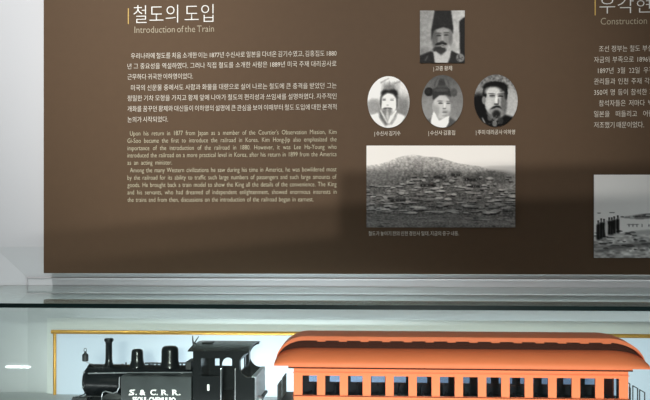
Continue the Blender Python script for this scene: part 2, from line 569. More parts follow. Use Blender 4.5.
def photo(name, cv, to_px, oval, label, cat, group, gain, thick=0.004, tint=(1.0, 1.0, 0.965)):
    """a print on a thin plate fixed to the panel"""
    yf, yb = YP - thick, YP - 0.0002
    ny, nx = cv.V.shape
    V = np.clip(cv.V, 3, 255) / 255.0
    L = np.where(V <= 0.04045, V / 12.92, ((V + 0.055) / 1.055) ** 2.4) * gain
    L = 0.30 * (L / 0.30) ** 1.22
    L = np.clip(L, 0.004, 0.88)
    x0, y0, x1, y1 = cv.ext
    bm = NB()
    lay = bm.loops.layers.float_color.new('print')
    verts, cols = {}, {}
    cx, cy, rx, ry = (x0 + x1) / 2, (y0 + y1) / 2, (x1 - x0) / 2, (y1 - y0) / 2
    for j in range(ny):
        for i in range(nx):
            x, y = cv.X[j, i], cv.Y[j, i]
            if oval:                            # square grid drawn onto a disc
                a, b = (x - cx) / rx, (y - cy) / ry
                x, y = cx + rx * a * math.sqrt(max(0, 1 - b * b / 2)), cy + ry * b * math.sqrt(max(0, 1 - a * a / 2))
                fi, fj = (x - x0) / (x1 - x0) * (nx - 1), (y - y0) / (y1 - y0) * (ny - 1)
                l = L[min(ny - 1, int(round(fj))), min(nx - 1, int(round(fi)))]
            else: l = L[j, i]
            q = to_px(x, y)
            p = P(q[0], q[1], yf)
            v = bm.verts.new((p.x, yf, p.z))
            verts[j, i] = v
            cols[v] = (l * tint[0], l * tint[1], l * tint[2], 1)
    for j in range(ny - 1):
        for i in range(nx - 1):
            f = bm.faces.new((verts[j, i], verts[j, i + 1], verts[j + 1, i + 1], verts[j + 1, i]))
            f.smooth = False
            for lp in f.loops: lp[lay] = cols[lp.vert]
    rim = [verts[0, i] for i in range(nx)] + [verts[j, nx - 1] for j in range(1, ny)] + \
          [verts[ny - 1, i] for i in range(nx - 2, -1, -1)] + [verts[j, 0] for j in range(ny - 2, 0, -1)]
    back = [bm.verts.new((v.co.x, yb, v.co.z)) for v in rim]
    n = len(rim)
    for k in range(n):
        bm.faces.new((rim[k], back[k], back[(k + 1) % n], rim[(k + 1) % n])).material_index = 1
    bm.faces.new(back).material_index = 1
    q = to_px(cx, cy)
    c = P(q[0], q[1], yb)
    return tag(obj(name, bm, [M_print, M_paper], None, origin=(c.x, yb, c.z)), label, cat, group)


def crop(ox, oy, k): return lambda x, y: (ox + x / k, oy + y / k)


GP = 'portrait photographs on the panel'
# the square portrait at the top
c = Canvas(57, 60, 313, 358, 110)
c.grad('x', 128, 168)
c.ell(95, 200, 30, 110, 140, 0.6, 0.9); c.ell(70, 330, 30, 60, 110, 0.5, 0.9)
c.noise(14, 12)
c.poly([(281, 122), (300, 104), (316, 96), (316, 330), (286, 330)], 42, 1, 3)
c.poly([(142, 55), (234, 55), (246, 150), (247, 195), (230, 175), (190, 165), (140, 180), (122, 235), (121, 175), (130, 120)], 46, 1, 3)
c.ell(188, 205, 52, 62, 124, 1, 0.25)
c.ell(184, 172, 38, 20, 140, 0.8, 0.7)
c.ell(142, 222, 17, 50, 84, 0.8, 0.7); c.ell(232, 215, 12, 45, 100, 0.7, 0.7)
c.poly([(128, 150), (185, 138), (245, 152), (246, 172), (190, 155), (126, 176)], 44, 1, 3)
c.ell(164, 203, 14, 5, 55, 0.9); c.ell(207, 200, 13, 5, 55, 0.9)
c.ell(162, 190, 18, 4, 70, 0.8); c.ell(208, 187, 17, 4, 70, 0.8)
c.ell(186, 216, 7, 18, 150, 0.8, 0.7); c.ell(184, 237, 12, 4, 76, 0.9)
c.ell(168, 284, 38, 20, 56, 1, 0.5)
c.ell(166, 250, 22, 8, 40, 1, 0.5, -15); c.ell(196, 249, 16, 7, 42, 1, 0.5, 15)
c.ell(191, 264, 14, 9, 132, 0.95); c.ell(188, 260, 10, 2.5, 80, 0.8)
c.poly([(55, 318), (118, 292), (136, 300), (146, 360), (55, 360)], 44, 1, 3)
c.poly([(134, 298), (150, 292), (178, 318), (215, 292), (236, 286), (226, 340), (216, 360), (142, 360)], 166, 1, 3)
c.poly([(150, 288), (205, 285), (178, 316)], 58, 1, 4)
c.poly([(236, 288), (262, 302), (315, 328), (315, 360), (216, 360), (228, 330)], 48, 1, 3)
c.poly([(84, 345), (100, 318), (104, 318), (90, 348)], 120, 0.8, 2)
c.ell(287, 330, 23, 24, 128, 0.9)
for q in range(14): c.ell(270 + rng.uniform(0, 36), 312 + rng.uniform(0, 36), 4, 4, 70, 0.8)
soften(c, 1)
c.noise(4, 6)
photo('portrait_photograph', c, crop(410, 0, 5.714), False, 'square grey portrait of a moustached man in a tall dark hat, topmost on the panel', 'photograph', GP, 1.25)

# left oval
c = Canvas(17, 28, 297, 372, 110)
c.grad('x', 222, 172)
c.ell(60, 235, 62, 60, 120, 0.85, 0.9); c.ell(245, 235, 50, 95, 100, 0.8, 0.9)
c.ell(255, 120, 30, 60, 190, 0.5, 0.9); c.ell(150, 50, 80, 30, 205, 0.6, 0.8)
c.poly([(104, 62), (232, 62), (226, 250), (104, 250)], 150, 0.6, 6)
c.poly([(102, 68), (160, 38), (163, 43), (105, 76)], 110, 0.8, 3); c.poly([(190, 74), (240, 58), (240, 64), (192, 82)], 100, 0.8, 3)
for q in range(12):
    x = rng.uniform(105, 230); c.ell(x, 100, 3, 45, rng.uniform(80, 190), 0.45)
c.poly([(128, 84), (196, 80), (208, 130), (122, 130)], 95, 0.7, 8)
c.ell(159, 212, 52, 68, 212, 1, 0.22)
c.poly([(108, 132), (130, 116), (160, 122), (190, 112), (216, 126), (221, 180), (208, 172), (190, 148), (150, 138), (122, 154), (106, 176)], 36, 1, 4)
c.ell(106, 200, 7, 36, 60, 0.8, 0.8); c.ell(213, 205, 7, 40, 80, 0.8, 0.8)
c.ell(128, 186, 14, 5, 84, 0.95); c.ell(180, 187, 14, 5, 95, 0.9)
c.ell(127, 176, 17, 3, 120, 0.8); c.ell(182, 176, 17, 3, 130, 0.8)
c.ell(152, 208, 6, 16, 232, 0.7, 0.8); c.ell(151, 221, 11, 4, 120, 0.85)
c.poly([(36, 292), (100, 268), (142, 340), (128, 372), (70, 350)], 214, 1, 4)
c.poly([(212, 272), (268, 296), (230, 350), (150, 368), (150, 340)], 216, 1, 4)
c.ell(148, 264, 36, 28, 100, 0.85, 0.9)
c.ell(133, 243, 16, 5, 74, 0.9, 0.5, -12); c.ell(168, 243, 16, 5, 78, 0.9, 0.5, 12); c.ell(150, 252, 9, 4, 165, 0.8)
c.ell(146, 288, 20, 36, 120, 0.9, 0.7); c.ell(149, 292, 9, 34, 180, 0.7, 0.9)
c.poly([(94, 262), (108, 250), (122, 290), (160, 342), (138, 364), (112, 330), (92, 300)], 72, 0.85, 7)
c.poly([(100, 258), (108, 250), (152, 338), (146, 344)], 205, 0.8, 2)
c.poly([(207, 248), (217, 262), (212, 300), (182, 352), (150, 352), (186, 312)], 96, 0.8, 7)
c.poly([(206, 250), (212, 262), (160, 345), (152, 338)], 214, 0.9, 2)
soften(c, 1)
c.noise(6, 7)
photo('portrait_photograph', c, crop(365, 72, 6.667), True, 'pale oval portrait of a bearded man in white robe, leftmost of the three ovals', 'photograph', GP, 1.4)

# middle oval
c = Canvas(25, 20, 300, 370, 110)
c.grad('y', 84, 150)
c.ell(60, 260, 60, 100, 132, 0.6, 0.9); c.ell(262, 210, 50, 110, 118, 0.6, 0.9)
c.noise(20, 6)
c.ell(72, 132, 29, 29, 34, 1, 0.3); c.ell(66, 128, 16, 18, 48, 0.8)
c.ell(240, 137, 22, 28, 82, 1, 0.3)
c.ell(158, 232, 60, 80, 172, 1, 0.22)
c.ell(102, 228, 9, 22, 150, 0.9); c.ell(122, 262, 20, 40, 132, 0.6, 0.8); c.ell(200, 282, 20, 26, 140, 0.6, 0.8)
c.ell(157, 84, 50, 46, 78, 1, 0.2); c.ell(157, 70, 30, 20, 58, 0.8, 0.8); c.ell(128, 72, 8, 30, 104, 0.7, 0.8, 20); c.ell(190, 72, 8, 30, 104, 0.7, 0.8, -20)
c.poly([(96, 112), (130, 104), (190, 104), (214, 112), (224, 168), (190, 152), (140, 156), (100, 188), (94, 150)], 56, 1, 3)
c.ell(155, 120, 50, 12, 84, 0.7, 0.8)
c.ell(150, 208, 16, 5, 70, 0.95); c.ell(202, 209, 13, 5, 72, 0.95)
c.ell(147, 194, 21, 3.5, 96, 0.85); c.ell(203, 196, 17, 3.5, 96, 0.85)
c.ell(178, 222, 7, 20, 196, 0.8, 0.8); c.ell(176, 244, 13, 4, 98, 0.9)
c.ell(178, 268, 17, 5, 96, 0.9); c.ell(178, 258, 14, 3, 118, 0.6); c.ell(178, 292, 18, 5, 128, 0.6)
c.poly([(20, 372), (60, 322), (96, 300), (110, 372)], 92, 1, 4)
c.poly([(205, 296), (250, 325), (270, 372), (180, 372)], 82, 1, 4)
c.poly([(104, 262), (116, 282), (142, 326), (190, 300), (207, 292), (206, 335), (186, 372), (86, 372), (88, 318)], 222, 1, 3)
c.poly([(118, 284), (142, 328), (150, 322), (126, 290)], 160, 0.7, 2)
soften(c, 1)
c.noise(6, 5)
photo('portrait_photograph', c, crop(418, 72, 6.667), True, 'grey oval portrait of a man in a winged court hat, middle of the three ovals', 'photograph', GP, 1.25)

# right oval
c = Canvas(28, 17, 318, 363, 110)
c.grad('y', 104, 140)
c.noise(9, 38); c.ell(275, 215, 50, 110, 168, 0.8, 0.9); c.ell(60, 130, 25, 50, 130, 0.7, 0.9)
c.ell(58, 245, 60, 100, 18, 1, 0.5)
c.ell(170, 195, 74, 100, 165, 1, 0.18)
c.ell(168, 100, 82, 38, 22, 1, 0.3); c.ell(98, 140, 14, 34, 26, 1, 0.5); c.ell(240, 140, 12, 45, 22, 1, 0.5)
c.ell(155, 128, 54, 30, 184, 0.95, 0.8)
c.ell(92, 188, 13, 26, 122, 1, 0.4); c.ell(226, 205, 22, 80, 70, 0.7, 0.9); c.ell(130, 220, 20, 40, 178, 0.6, 0.9)
c.ell(148, 158, 20, 5, 36, 1); c.ell(204, 160, 19, 5, 32, 1)
c.ell(145, 145, 25, 4, 62, 0.85, 0.8, 4); c.ell(204, 146, 22, 4, 50, 0.85, 0.8, -4)
c.ell(150, 168, 18, 4, 120, 0.6); c.ell(176, 188, 10, 28, 198, 0.85, 0.7); c.ell(190, 196, 6, 22, 90, 0.7, 0.8); c.ell(176, 214, 17, 5, 46, 0.95)
c.poly([(20, 330), (70, 258), (120, 285), (170, 330), (235, 285), (300, 305), (330, 370), (20, 370)], 20, 1, 4)
c.ell(170, 268, 50, 30, 120, 0.8, 0.9); c.ell(176, 282, 27, 28, 34, 0.95, 0.8)
c.poly([(132, 250), (152, 232), (176, 222), (200, 226), (214, 252), (198, 240), (178, 236), (156, 244)], 20, 1, 3)
c.ell(180, 247, 18, 4, 112, 0.8, 0.8)
c.ell(132, 302, 16, 24, 98, 0.85); c.ell(165, 346, 16, 20, 130, 0.8); c.ell(205, 325, 18, 22, 60, 0.8)
c.poly([(78, 305), (84, 303), (104, 342), (96, 344)], 210, 0.9, 2)
for q in range(22): c.ell(120 + rng.uniform(0, 90), 290 + rng.uniform(0, 65), 4, 4, rng.uniform(30, 150), 0.7)
soften(c, 1)
c.noise(6, 6)
photo('portrait_photograph', c, crop(470, 72, 6.667), True, 'dark oval portrait of a goateed man in black, rightmost of the three ovals', 'photograph', GP, 1.25)

# the hillside town
c = Canvas(366.5, 145.6, 515.3, 227.4, 330)
c.grad('x', 196, 158)
c.put(np.clip((c.Y - 163) / 4, 0, 1) * np.clip((c.X - 470) / 20, 0, 1), 132, 0.8)
RID = [(360, 165.5), (374, 164.5), (382, 163), (390, 160), (395.7, 157.7), (404.7, 155.4), (412, 154.4), (418, 154.8), (428, 156.5), (437, 156.6), (445, 159), (458, 163.0), (470, 164.8), (478, 165.8), (485, 168), (500, 171), (516, 174.5)]
c.poly(RID + [(520, 232), (360, 232)], 126, 1, 0.35)
ridge = np.interp(c.X, [p[0] for p in RID], [p[1] for p in RID])
land = (c.Y > ridge + 0.4).astype(float)
dep = np.clip((c.Y - ridge) / 22, 0, 1)
c.V = np.where(land > 0, c.V - 46 * dep, c.V)
c.noise(1.6, 15, land); c.noise(5, 10, land, 2.5); c.noise(0.9, 8, land)
c.ell(490, 178, 26, 7, 62, 0.7, 0.9); c.ell(380, 176, 18, 8, 92, 0.6, 0.9)
for y in np.arange(176, 213, 1.15):
    for q in range(int(7 + (y - 176) * 0.06)):
        x = rng.uniform(366, 516)
        if y < 183 and x < 400: continue
        rx, ry = rng.uniform(1.8, 5.2) * (0.6 + (y - 170) / 55), rng.uniform(0.5, 1.3)
        c.ell(x + rng.uniform(-1, 1), y + ry * 1.25, rx * 0.95, ry * 0.9, rng.uniform(18, 50), 0.85, 0.5)
        c.ell(x, y, rx, ry, rng.uniform(84, 150), 0.8, 0.8)
for x, y, rr in ((428, 184, 9), (440, 176, 7), (456, 173.5, 6), (470, 178, 8), (398, 199, 9), (476, 185, 6)):
    c.poly([(x - rr, y), (x - rr * 0.6, y - 2.2), (x + rr * 0.6, y - 2.2), (x + rr, y)], 74, 0.9, 0.4)
    c.poly([(x - rr * 0.9, y), (x + rr * 0.9, y), (x + rr * 0.85, y + 2.6), (x - rr * 0.85, y + 2.6)], 36, 0.9, 0.4)
    for q in range(3): c.ell(x + rng.uniform(-rr, rr) * 0.8, y + 1.4, 0.45, 1.1, 120, 0.5)
c.poly([(360, 213), (430, 215), (520, 217), (520, 232), (360, 232)], 84, 0.7, 1.5)
c.poly([(360, 222), (440, 219.5), (520, 224), (520, 226), (440, 221.5), (360, 225)], 102, 0.7, 0.8)
for q in range(60): c.ell(rng.uniform(366, 516), rng.uniform(214, 227), rng.uniform(2, 7), 0.5, rng.uniform(44, 124), 0.6)
c.noise(0.8, 14, land, 1.6)
photo('landscape_photograph', c, lambda x, y: (x, y), False, 'wide grey photograph of a village of low roofs under a bare hill', 'photograph', None, 2.3, tint=(1.0, 0.965, 0.90))

# the shore, cut by the right edge of the picture
c = Canvas(594, 174.7, 722, 257.8, 250)
c.grad('y', 150, 168, 0, 0.4)
c.put(np.clip((c.Y - 213.2) / 0.6, 0, 1), 150)
c.noise(8, 5, None, 2)
c.poly([(618, 217.5), (632, 215.5), (644, 213.5), (660, 212), (722, 210), (722, 218), (650, 218.5), (640, 219.5)], 70, 0.9, 0.6)
for q in range(26): c.ell(620 + rng.uniform(0, 100), 215.5 + rng.uniform(-1.5, 2.5), rng.uniform(1, 2.5), 0.7, rng.choice([45, 120]), 0.8)
c.ell(599, 213, 2, 0.6, 70); c.ell(612, 212.6, 3, 0.7, 78)
for x in (629, 633, 637, 642, 649): c.ell(x, 225.5, 0.6, 1.8, 62, 0.8)
c.ell(633, 224.5, 7, 0.5, 80, 0.8)
c.poly([(590, 239), (605, 236), (622, 232.5), (634, 230.5), (650, 229), (722, 226), (722, 262), (590, 262)], 108, 1, 0.8)
land = np.clip((c.Y - 233) / 3, 0, 1)
c.noise(1.4, 26, land, 2); c.noise(4, 18, land, 2)
for q in range(70): c.ell(rng.uniform(594, 722), rng.uniform(231, 251), rng.uniform(1.5, 5), rng.uniform(0.4, 1.1), rng.choice([36, 44, 60, 140]), 0.8)
c.poly([(594, 251), (610, 246.5), (626, 243), (722, 240), (722, 243), (625, 248), (600, 253)], 46, 0.55, 1)
for x, y, h in ((598.2, 240, 19), (601.2, 239, 20), (604, 237.5, 18), (609.2, 235, 17), (611.8, 235, 17), (614.2, 234, 17), (617.8, 233.5, 17.5)):
    c.poly([(x - 1.6, y), (x - 1.9, y - h * 0.78), (x - 0.8, y - h * 0.86), (x + 0.8, y - h * 0.86), (x + 1.9, y - h * 0.78), (x + 1.5, y)], 26, 1, 0.35)
    c.ell(x, y - h * 0.92, 1.0, 1.3, 64, 1, 0.4); c.ell(x, y - h, 1.1, 0.7, 26, 1, 0.4)
c.ell(606.3, 227, 1.6, 8, 120, 0.9, 0.4)
photo('landscape_photograph', c, lambda x, y: (x, y), False, 'dim grey photograph of people on a shore, at the right edge', 'photograph', None, 3.0)

# ------------------------------------------------------------------ the track
YC, HW = -0.28, 0.06
YN = YC - HW                          # near side of the coach
XL0, XR0 = PX(40, YC), PX(690, YC)
track = thing('model_track', 'model railway track on the floor of the glass case under the train', 'track', ((XL0 + XR0) / 2, YC, ZCF))
for k in range(46):
    x = XL0 + (XR0 - XL0) * (k + 0.5) / 46
    bm = NB(); box(bm, x - 0.0045, x + 0.0045, YC - 0.05, YC + 0.05, ZCF, ZCF + 0.005); obj('sleeper', bm, M_wood, track)
for s in (-1, 1):
    bm = NB(); y = YC + s * 0.032
    box(bm, XL0, XR0, y - 0.003, y + 0.003, ZCF + 0.005, ZCF + 0.0065); box(bm, XL0, XR0, y - 0.0008, y + 0.0008, ZCF + 0.0065, ZCF + 0.011); box(bm, XL0, XR0, y - 0.0016, y + 0.0016, ZCF + 0.010, ZCF + 0.012)
    obj('rail', bm, M_steel, track)
ZR = ZCF + 0.012


def wheelset(parent, x, r, m):
    bm = NB()
    for s in (-1, 1):
        y = YC + s * 0.032
        lathe(bm, [(r, y - 0.004), (r, y + 0.003), (r * 0.86, y + 0.003), (r * 0.86, y - 0.002), (r * 0.25, y - 0.002), (r * 0.25, y - 0.006), (r * 0.9, y - 0.004)], x, ZR + r, 24, 'Y')
    tube(bm, [(x, YC - 0.035, ZR + r), (x, YC + 0.035, ZR + r)], 0.003, 10)
    return obj('wheelset', bm, m, parent, True)


# ------------------------------------------------------------------ the locomotive
YL = YC - 0.055                       # near side of tank and cab
YR_ = YC + 0.055
loco = thing('steam_locomotive', 'black model tank locomotive with white lettering at left in the case', 'model locomotive', (PX(165, YC), YC, ZR))
ZFP = ZCF + 0.047                     # running plate
bm = NB(); box(bm, PX(86, YL), PX(258, YL), YC - 0.056, YC + 0.056, ZFP - 0.004, ZFP, 0.0008); obj('running_plate', bm, M_iron, loco)
bm = NB(); box(bm, PX(88, YL), PX(252, YL), YC - 0.024, YC + 0.024, ZFP - 0.022, ZFP - 0.004); obj('frame', bm, M_iron, loco)
for px in (120, 152, 184): wheelset(loco, PX(px, YC), 0.0225, M_iron)
for px in (95, 232): wheelset(loco, PX(px, YC), 0.0135, M_iron)
# boiler
zt_ = PZ(110, 364.2, YC); rb = 0.0262; zc = zt_ - rb
x0, x1 = PX(87.6, YC), PX(200, YC)
xs = PX(123, YC)
bm = NB()
lathe(bm, [(rb * 0.985, xs - 0.0005), (rb * 0.985, x1)], YC, zc, 40, 'X'); obj('boiler', bm, M_black, loco, True)
bm = NB()
lathe(bm, [(0.004, x0 - 0.0055), (rb * 0.4, x0 - 0.0048), (rb * 0.66, x0 - 0.0030), (rb * 0.80, x0 - 0.0004), (rb * 0.82, x0 + 0.001), (rb * 0.94, x0 + 0.0025), (rb, x0 + 0.0065), (rb, xs - 0.0005)], YC, zc, 40, 'X')
sm = obj('smokebox', bm, M_black, loco, True)
for px in (90.5, 122, 150, 186):
    bm = NB(); x = PX(px, YC); lathe(bm, [(rb * 1.0, x - 0.0012), (rb * 1.022, x - 0.001), (rb * 1.022, x + 0.001), (rb * 1.0, x + 0.0012)], YC, zc, 40, 'X')
    obj('boiler_band', bm, M_black, loco, True)
bm = NB()
for k in range(6):
    a = k * math.pi / 3 + 0.3
    lathe(bm, [(0.0012, x0 - 0.001), (0.0012, x0 + 0.002)], YC + math.cos(a) * rb * 0.87, zc + math.sin(a) * rb * 0.87, 8, 'X')
tube(bm, [(x0 - 0.004, YC - 0.008, zc), (x0 - 0.004, YC + 0.008, zc)], 0.0009, 6)
obj('door_clamps', bm, M_steel, sm)
bm = NB(); box(bm, PX(88, YC), PX(112, YC), YC - 0.018, YC + 0.018, ZFP, zc - rb * 0.8); obj('saddle', bm, M_iron, loco)


def zy(py): return PZ(110, py, YC)


def stack(name, px, prof, m=M_black):
    """lathe whose profile is (half width in photo px, photo y)"""
    sc = 1 / (F_PX / (YC - CAM.y)) * 1.08
    bm = NB(); lathe(bm, [(max(0.0003, r * sc), PZ(px, y, YC)) for r, y in prof], PX(px, YC), YC, 30)
    return obj(name, bm, m, loco, True)


ch = stack('chimney', 108.9, [(4.6, 366.5), (4.4, 364.6), (3.5, 362.5), (3.2, 359), (3.1, 343.0), (3.3, 342.2), (2.4, 342.2)])
bm = NB(); sc = (YC - CAM.y) / F_PX
lathe(bm, [(r * sc, PZ(109, y, YC)) for r, y in ((3.2, 342.4), (4.5, 341.2), (4.8, 340.0), (4.5, 338.8), (3.9, 338.4), (2.8, 338.5), (2.6, 341))], PX(108.9, YC), YC, 30)
obj('chimney_cap', bm, M_black, ch, True)
stack('sand_dome', 137.3, [(7.6, 367), (7.4, 365), (6.4, 363), (5.8, 360), (5.5, 354), (5.3, 351.5), (4.8, 350), (3.6, 349.2), (1.5, 348.9), (0, 348.8)])
stack('steam_dome', 170.0, [(9.4, 367), (9.2, 365), (8.4, 363), (8.1, 361), (8.0, 351.5), (7.7, 349), (6.9, 347.3), (5.4, 346.2), (2.5, 345.8), (0, 345.7)])
bm = NB(); tube(bm, [P(145, 363.2, YC), P(152, 363.0, YC), P(161, 363.4, YC)], 0.0012, 8); obj('feed_pipe', bm, M_iron, loco, True)
bm = NB(); tube(bm, [P(178, 363, YC), P(186, 363, YC), P(193, 361, YC)], 0.0012, 8); obj('feed_pipe', bm, M_iron, loco, True)
for px in (126, 149, 153, 157, 182, 186):
    bm = NB(); tube(bm, [P(px, 365, YC), P(px, 362.4, YC)], 0.0012, 8); obj('valve', bm, M_iron, loco, True)
# hand rail along the boiler
yh = YC - rb * 0.93
bm = NB(); tube(bm, [P(88, 373.4, yh), P(120, 372.8, yh), P(192, 372.4, yh)], 0.0010, 8)
for px in (96, 114, 136, 158, 182): tube(bm, [P(px, 372.8, yh), P(px, 373.2, yh + 0.004)], 0.0013, 8)
obj('handrail', bm, M_steel, loco, True)
# head lamp on a bracket before the chimney
hx = PX(85.3, YC)
bm = NB()
lathe(bm, [(0.0040, PZ(85, 361.2, YC)), (0.0048, PZ(85, 360.6, YC)), (0.0049, PZ(85, 355.2, YC)), (0.0042, PZ(85, 354.2, YC)), (0.0022, PZ(85, 353.4, YC)), (0.0018, PZ(85, 351.8, YC)), (0.0004, PZ(85, 351.2, YC))], hx, YC, 20)
hl = obj('headlamp', bm, M_iron, loco, True)
bm = NB()
tube(bm, [(hx + 0.0022 * math.sin(t), YC, PZ(85, 350.2, YC) + 0.0030 * math.cos(t)) for t in np.linspace(-2.7, 2.7, 12)], 0.0005, 6)
obj('lamp_handle', bm, M_iron, hl, True)
bm = NB(); tube(bm, [P(85.3, 361.3, YC), P(87.0, 362.4, YC), P(90.5, 363.9, YC), P(93.5, 365.5, YC)], 0.0007, 8)
obj('lamp_bracket', bm, M_steel, loco, True)
# side tanks
zT = PZ(155, 376.2, YL)
for s in (-1, 1):
    ya, yb = (YL, YC - rb * 0.55) if s < 0 else (YC + rb * 0.55, YR_)
    bm = NB(); box(bm, PX(120.8, YL), PX(191.3, YL), ya, yb, ZFP, zT, 0.0012)
    tk = obj('side_tank', bm, M_tank, loco)
    if s < 0:
        bm = NB()
        xa, xb = PX(122.2, YL), PX(190, YL)
        def rivet(x, z): bmesh.ops.create_icosphere(bm, subdivisions=1, radius=0.00055, matrix=Matrix.Translation((x, YL, z)))
        n = 34
        for k in range(n): rivet(xa + (xb - xa) * k / (n - 1), zT - 0.0022)
        for x in (xa, xa + (xb - xa) * 0.2, xa + (xb - xa) * 0.38, xa + (xb - xa) * 0.72, xb):
            for k in range(1, 16): rivet(x, zT - 0.0022 - k * 0.0031)
        obj('rivets', bm, M_tank, tk)
        bm = NB(); yt = YL - 0.0004
        xsl = (131.0, 140.5, 152.5, 161.5, 174.5); h = 8.2 * (YL - CAM.y) / F_PX
        # letters with slab serifs
        em = h / 0.72

        def glyph(sx, ch, wpx, serifs):
            a = P(sx, 394.9, yt)
            text_into(bm, ch, a.x, PX(sx + wpx, yt), a.z, 5.4 * (yt - CAM.y) / F_PX / 0.72, yt, 0.03, False)
            top, bot = PZ(sx, 389.9, yt), a.z
            for f, zz in serifs:
                xx = a.x + f * (PX(sx + wpx, yt) - a.x)
                z_ = top if zz else bot
                quad(bm, (xx - 0.0016, yt, z_ - 0.0006), (xx + 0.0016, yt, z_ - 0.0006), (xx + 0.0016, yt, z_ + 0.0006), (xx - 0.0016, yt, z_ + 0.0006))
        glyph(129.3, 'S', 5.0, [(0.05, 0), (0.95, 1)])
        glyph(135.4, '.', 1.3, [])
        glyph(139.6, '&', 6.0, [])
        glyph(150.3, 'C', 5.4, [(0.92, 1)])
        glyph(156.5, '.', 1.3, [])
        glyph(161.3, 'R', 5.8, [(0.12, 1), (0.12, 0), (0.95, 0)])
        glyph(172.3, 'R', 5.6, [(0.12, 1), (0.12, 0), (0.95, 0)])
        glyph(179.2, '.', 1.3, [])
        a = P(132.5, 401.6, yt)
        text_into(bm, 'SEOUL-CHEMULPO', a.x, PX(175.5, yt), a.z, 4.8 * (yt - CAM.y) / F_PX / 0.72, yt, 0.035, False)
        obj('lettering', bm, M_letter, tk)['label'] = 'white painted lettering'
# pipe curling down beside the smokebox
bm = NB(); yq = YL + 0.012
tube(bm, [P(101.5, 404, yq), P(101.7, 397, yq), P(102.6, 392.6, yq), P(105.5, 391.2, yq), P(109, 392.2, yq), P(113, 393.2, yq), P(117, 391.6, yq), P(119.2, 387, yq), P(119.6, 377, yq)], 0.0009, 8)
obj('injector_pipe', bm, M_steel, loco, True)
# front beam, coupler rod and lamp irons
bm = NB(); box(bm, PX(83.6, YL), PX(86, YL), YC - 0.05, YC + 0.05, ZFP - 0.014, ZFP + 0.0006, 0.0008); bb = obj('buffer_beam', bm, M_black, loco)
bm = NB(); tube(bm, [P(71, 402, YL), P(73.5, 397, YL), P(77, 398.5, YL), P(80, 396.0, YL), P(84, 394.5, YL + 0.02), P(86, 391.5, YL + 0.03)], 0.0010, 8); obj('uncoupling_rod', bm, M_iron, loco, True)
bm = NB(); box(bm, PX(74, YC), PX(88, YC), YC - 0.006, YC + 0.006, ZFP - 0.014, ZFP - 0.004, 0.001); obj('coupler', bm, M_iron, loco)
# cab
xC = lambda px: PX(px, YL)
zC = lambda py: PZ(215, py, YL)
zB, zE = ZFP, zC(349.5)


def arc(cx, cy, rx, ry, a0, a1, n=14):
    return [(xC(cx + rx * math.cos(math.radians(a0 + (a1 - a0) * k / n))), zC(cy - ry * math.sin(math.radians(a0 + (a1 - a0) * k / n)))) for k in range(n + 1)]


def cab_side(bm, ya, yb):
    R4 = lambda a, b, t, z1: prism(bm, [(xC(a), z1), (xC(b), z1), (xC(b), zC(t)), (xC(a), zC(t))], ya, yb)
    R4(193, 201, 349.5, zB)
    R4(201, 219.5, 349.5, zC(358.5))
    R4(201, 219.5, 376.5, zB)
    R4(219.5, 222, 349.5, zB)
    prism(bm, [(xC(222), zC(349.5))] + arc(228, 364.5, 6, 7, 180, 0) + [(xC(234), zC(349.5))], ya, yb)
    R4(234, 237.5, 349.5, zB)
    prism(bm, [(xC(237.5), zB), (xC(237.5), zC(349.5)), (xC(249), zC(349.5))] + arc(250.5, 365, 11.5, 12.5, 97, 272) + [(xC(255), zC(377.5)), (xC(255), zB)], ya, yb)


bm = NB(); cab_side(bm, YL, YL + 0.0018); cab_side(bm, YR_ - 0.0018, YR_)
box(bm, xC(193), xC(194.2), YL + 0.0018, YR_ - 0.0018, zB, zE - 0.002)              # front sheet
xw = xC(238.6)                                                                       # rear sheet with two windows
for ya, yb, za, zb in ((YL + 0.0018, YR_ - 0.0018, zB, zC(372)), (YL + 0.0018, YR_ - 0.0018, zC(361), zE - 0.002), (YL + 0.0018, YC - 0.040, zC(372), zC(361)), (YC - 0.005, YC + 0.006, zC(372), zC(361)), (YC + 0.038, YR_ - 0.0018, zC(372), zC(361))):
    box(bm, xw, xw + 0.0014, ya, yb, za, zb)
cab = obj('cab', bm, M_black, loco)
bm = NB(); text_into(bm, '1', P(207.2, 390.3, YL).x, PX(209.4, YL), P(207, 390.3, YL).z, 6.0 * (YL - CAM.y) / F_PX / 0.72, YL - 0.0004, 0.03, False); obj('number', bm, M_letter, cab)
bm = NB()
for px in (220.9, 235.2): tube(bm, [P(px, 369, YL - 0.003), P(px, 402, YL - 0.003)], 0.0007, 8); tube(bm, [P(px, 369, YL - 0.003), P(px, 369, YL)], 0.0007, 6)
obj('grab_rails', bm, M_steel, cab, True)
bm = NB()
n = 14; xa, xb = xC(188.6), xC(249.6)
zcr = PZ(215, 342.6, YC); zev = PZ(215, 350.8, YL - 0.006)
rows = []
for k in range(n + 1):
    t = -1 + 2 * k / n
    y = YC + t * 0.061; z = zev + (zcr - zev) * (1 - abs(t) ** 2.3)
    rows.append((y, z))
T = 0.0016
vs = [[bm.verts.new((x, y, z + dz)) for y, z in rows] for x, dz in ((xa, 0), (xb, 0), (xa, -T), (xb, -T))]
for k in range(n):
    bm.faces.new((vs[0][k], vs[0][k + 1], vs[1][k + 1], vs[1][k])); bm.faces.new((vs[2][k], vs[2][k + 1], vs[3][k + 1], vs[3][k]))
    bm.faces.new((vs[0][k], vs[0][k + 1], vs[2][k + 1], vs[2][k])); bm.faces.new((vs[1][k], vs[1][k + 1], vs[3][k + 1], vs[3][k]))
for k in (0, n): bm.faces.new((vs[0][k], vs[1][k], vs[3][k], vs[2][k]))
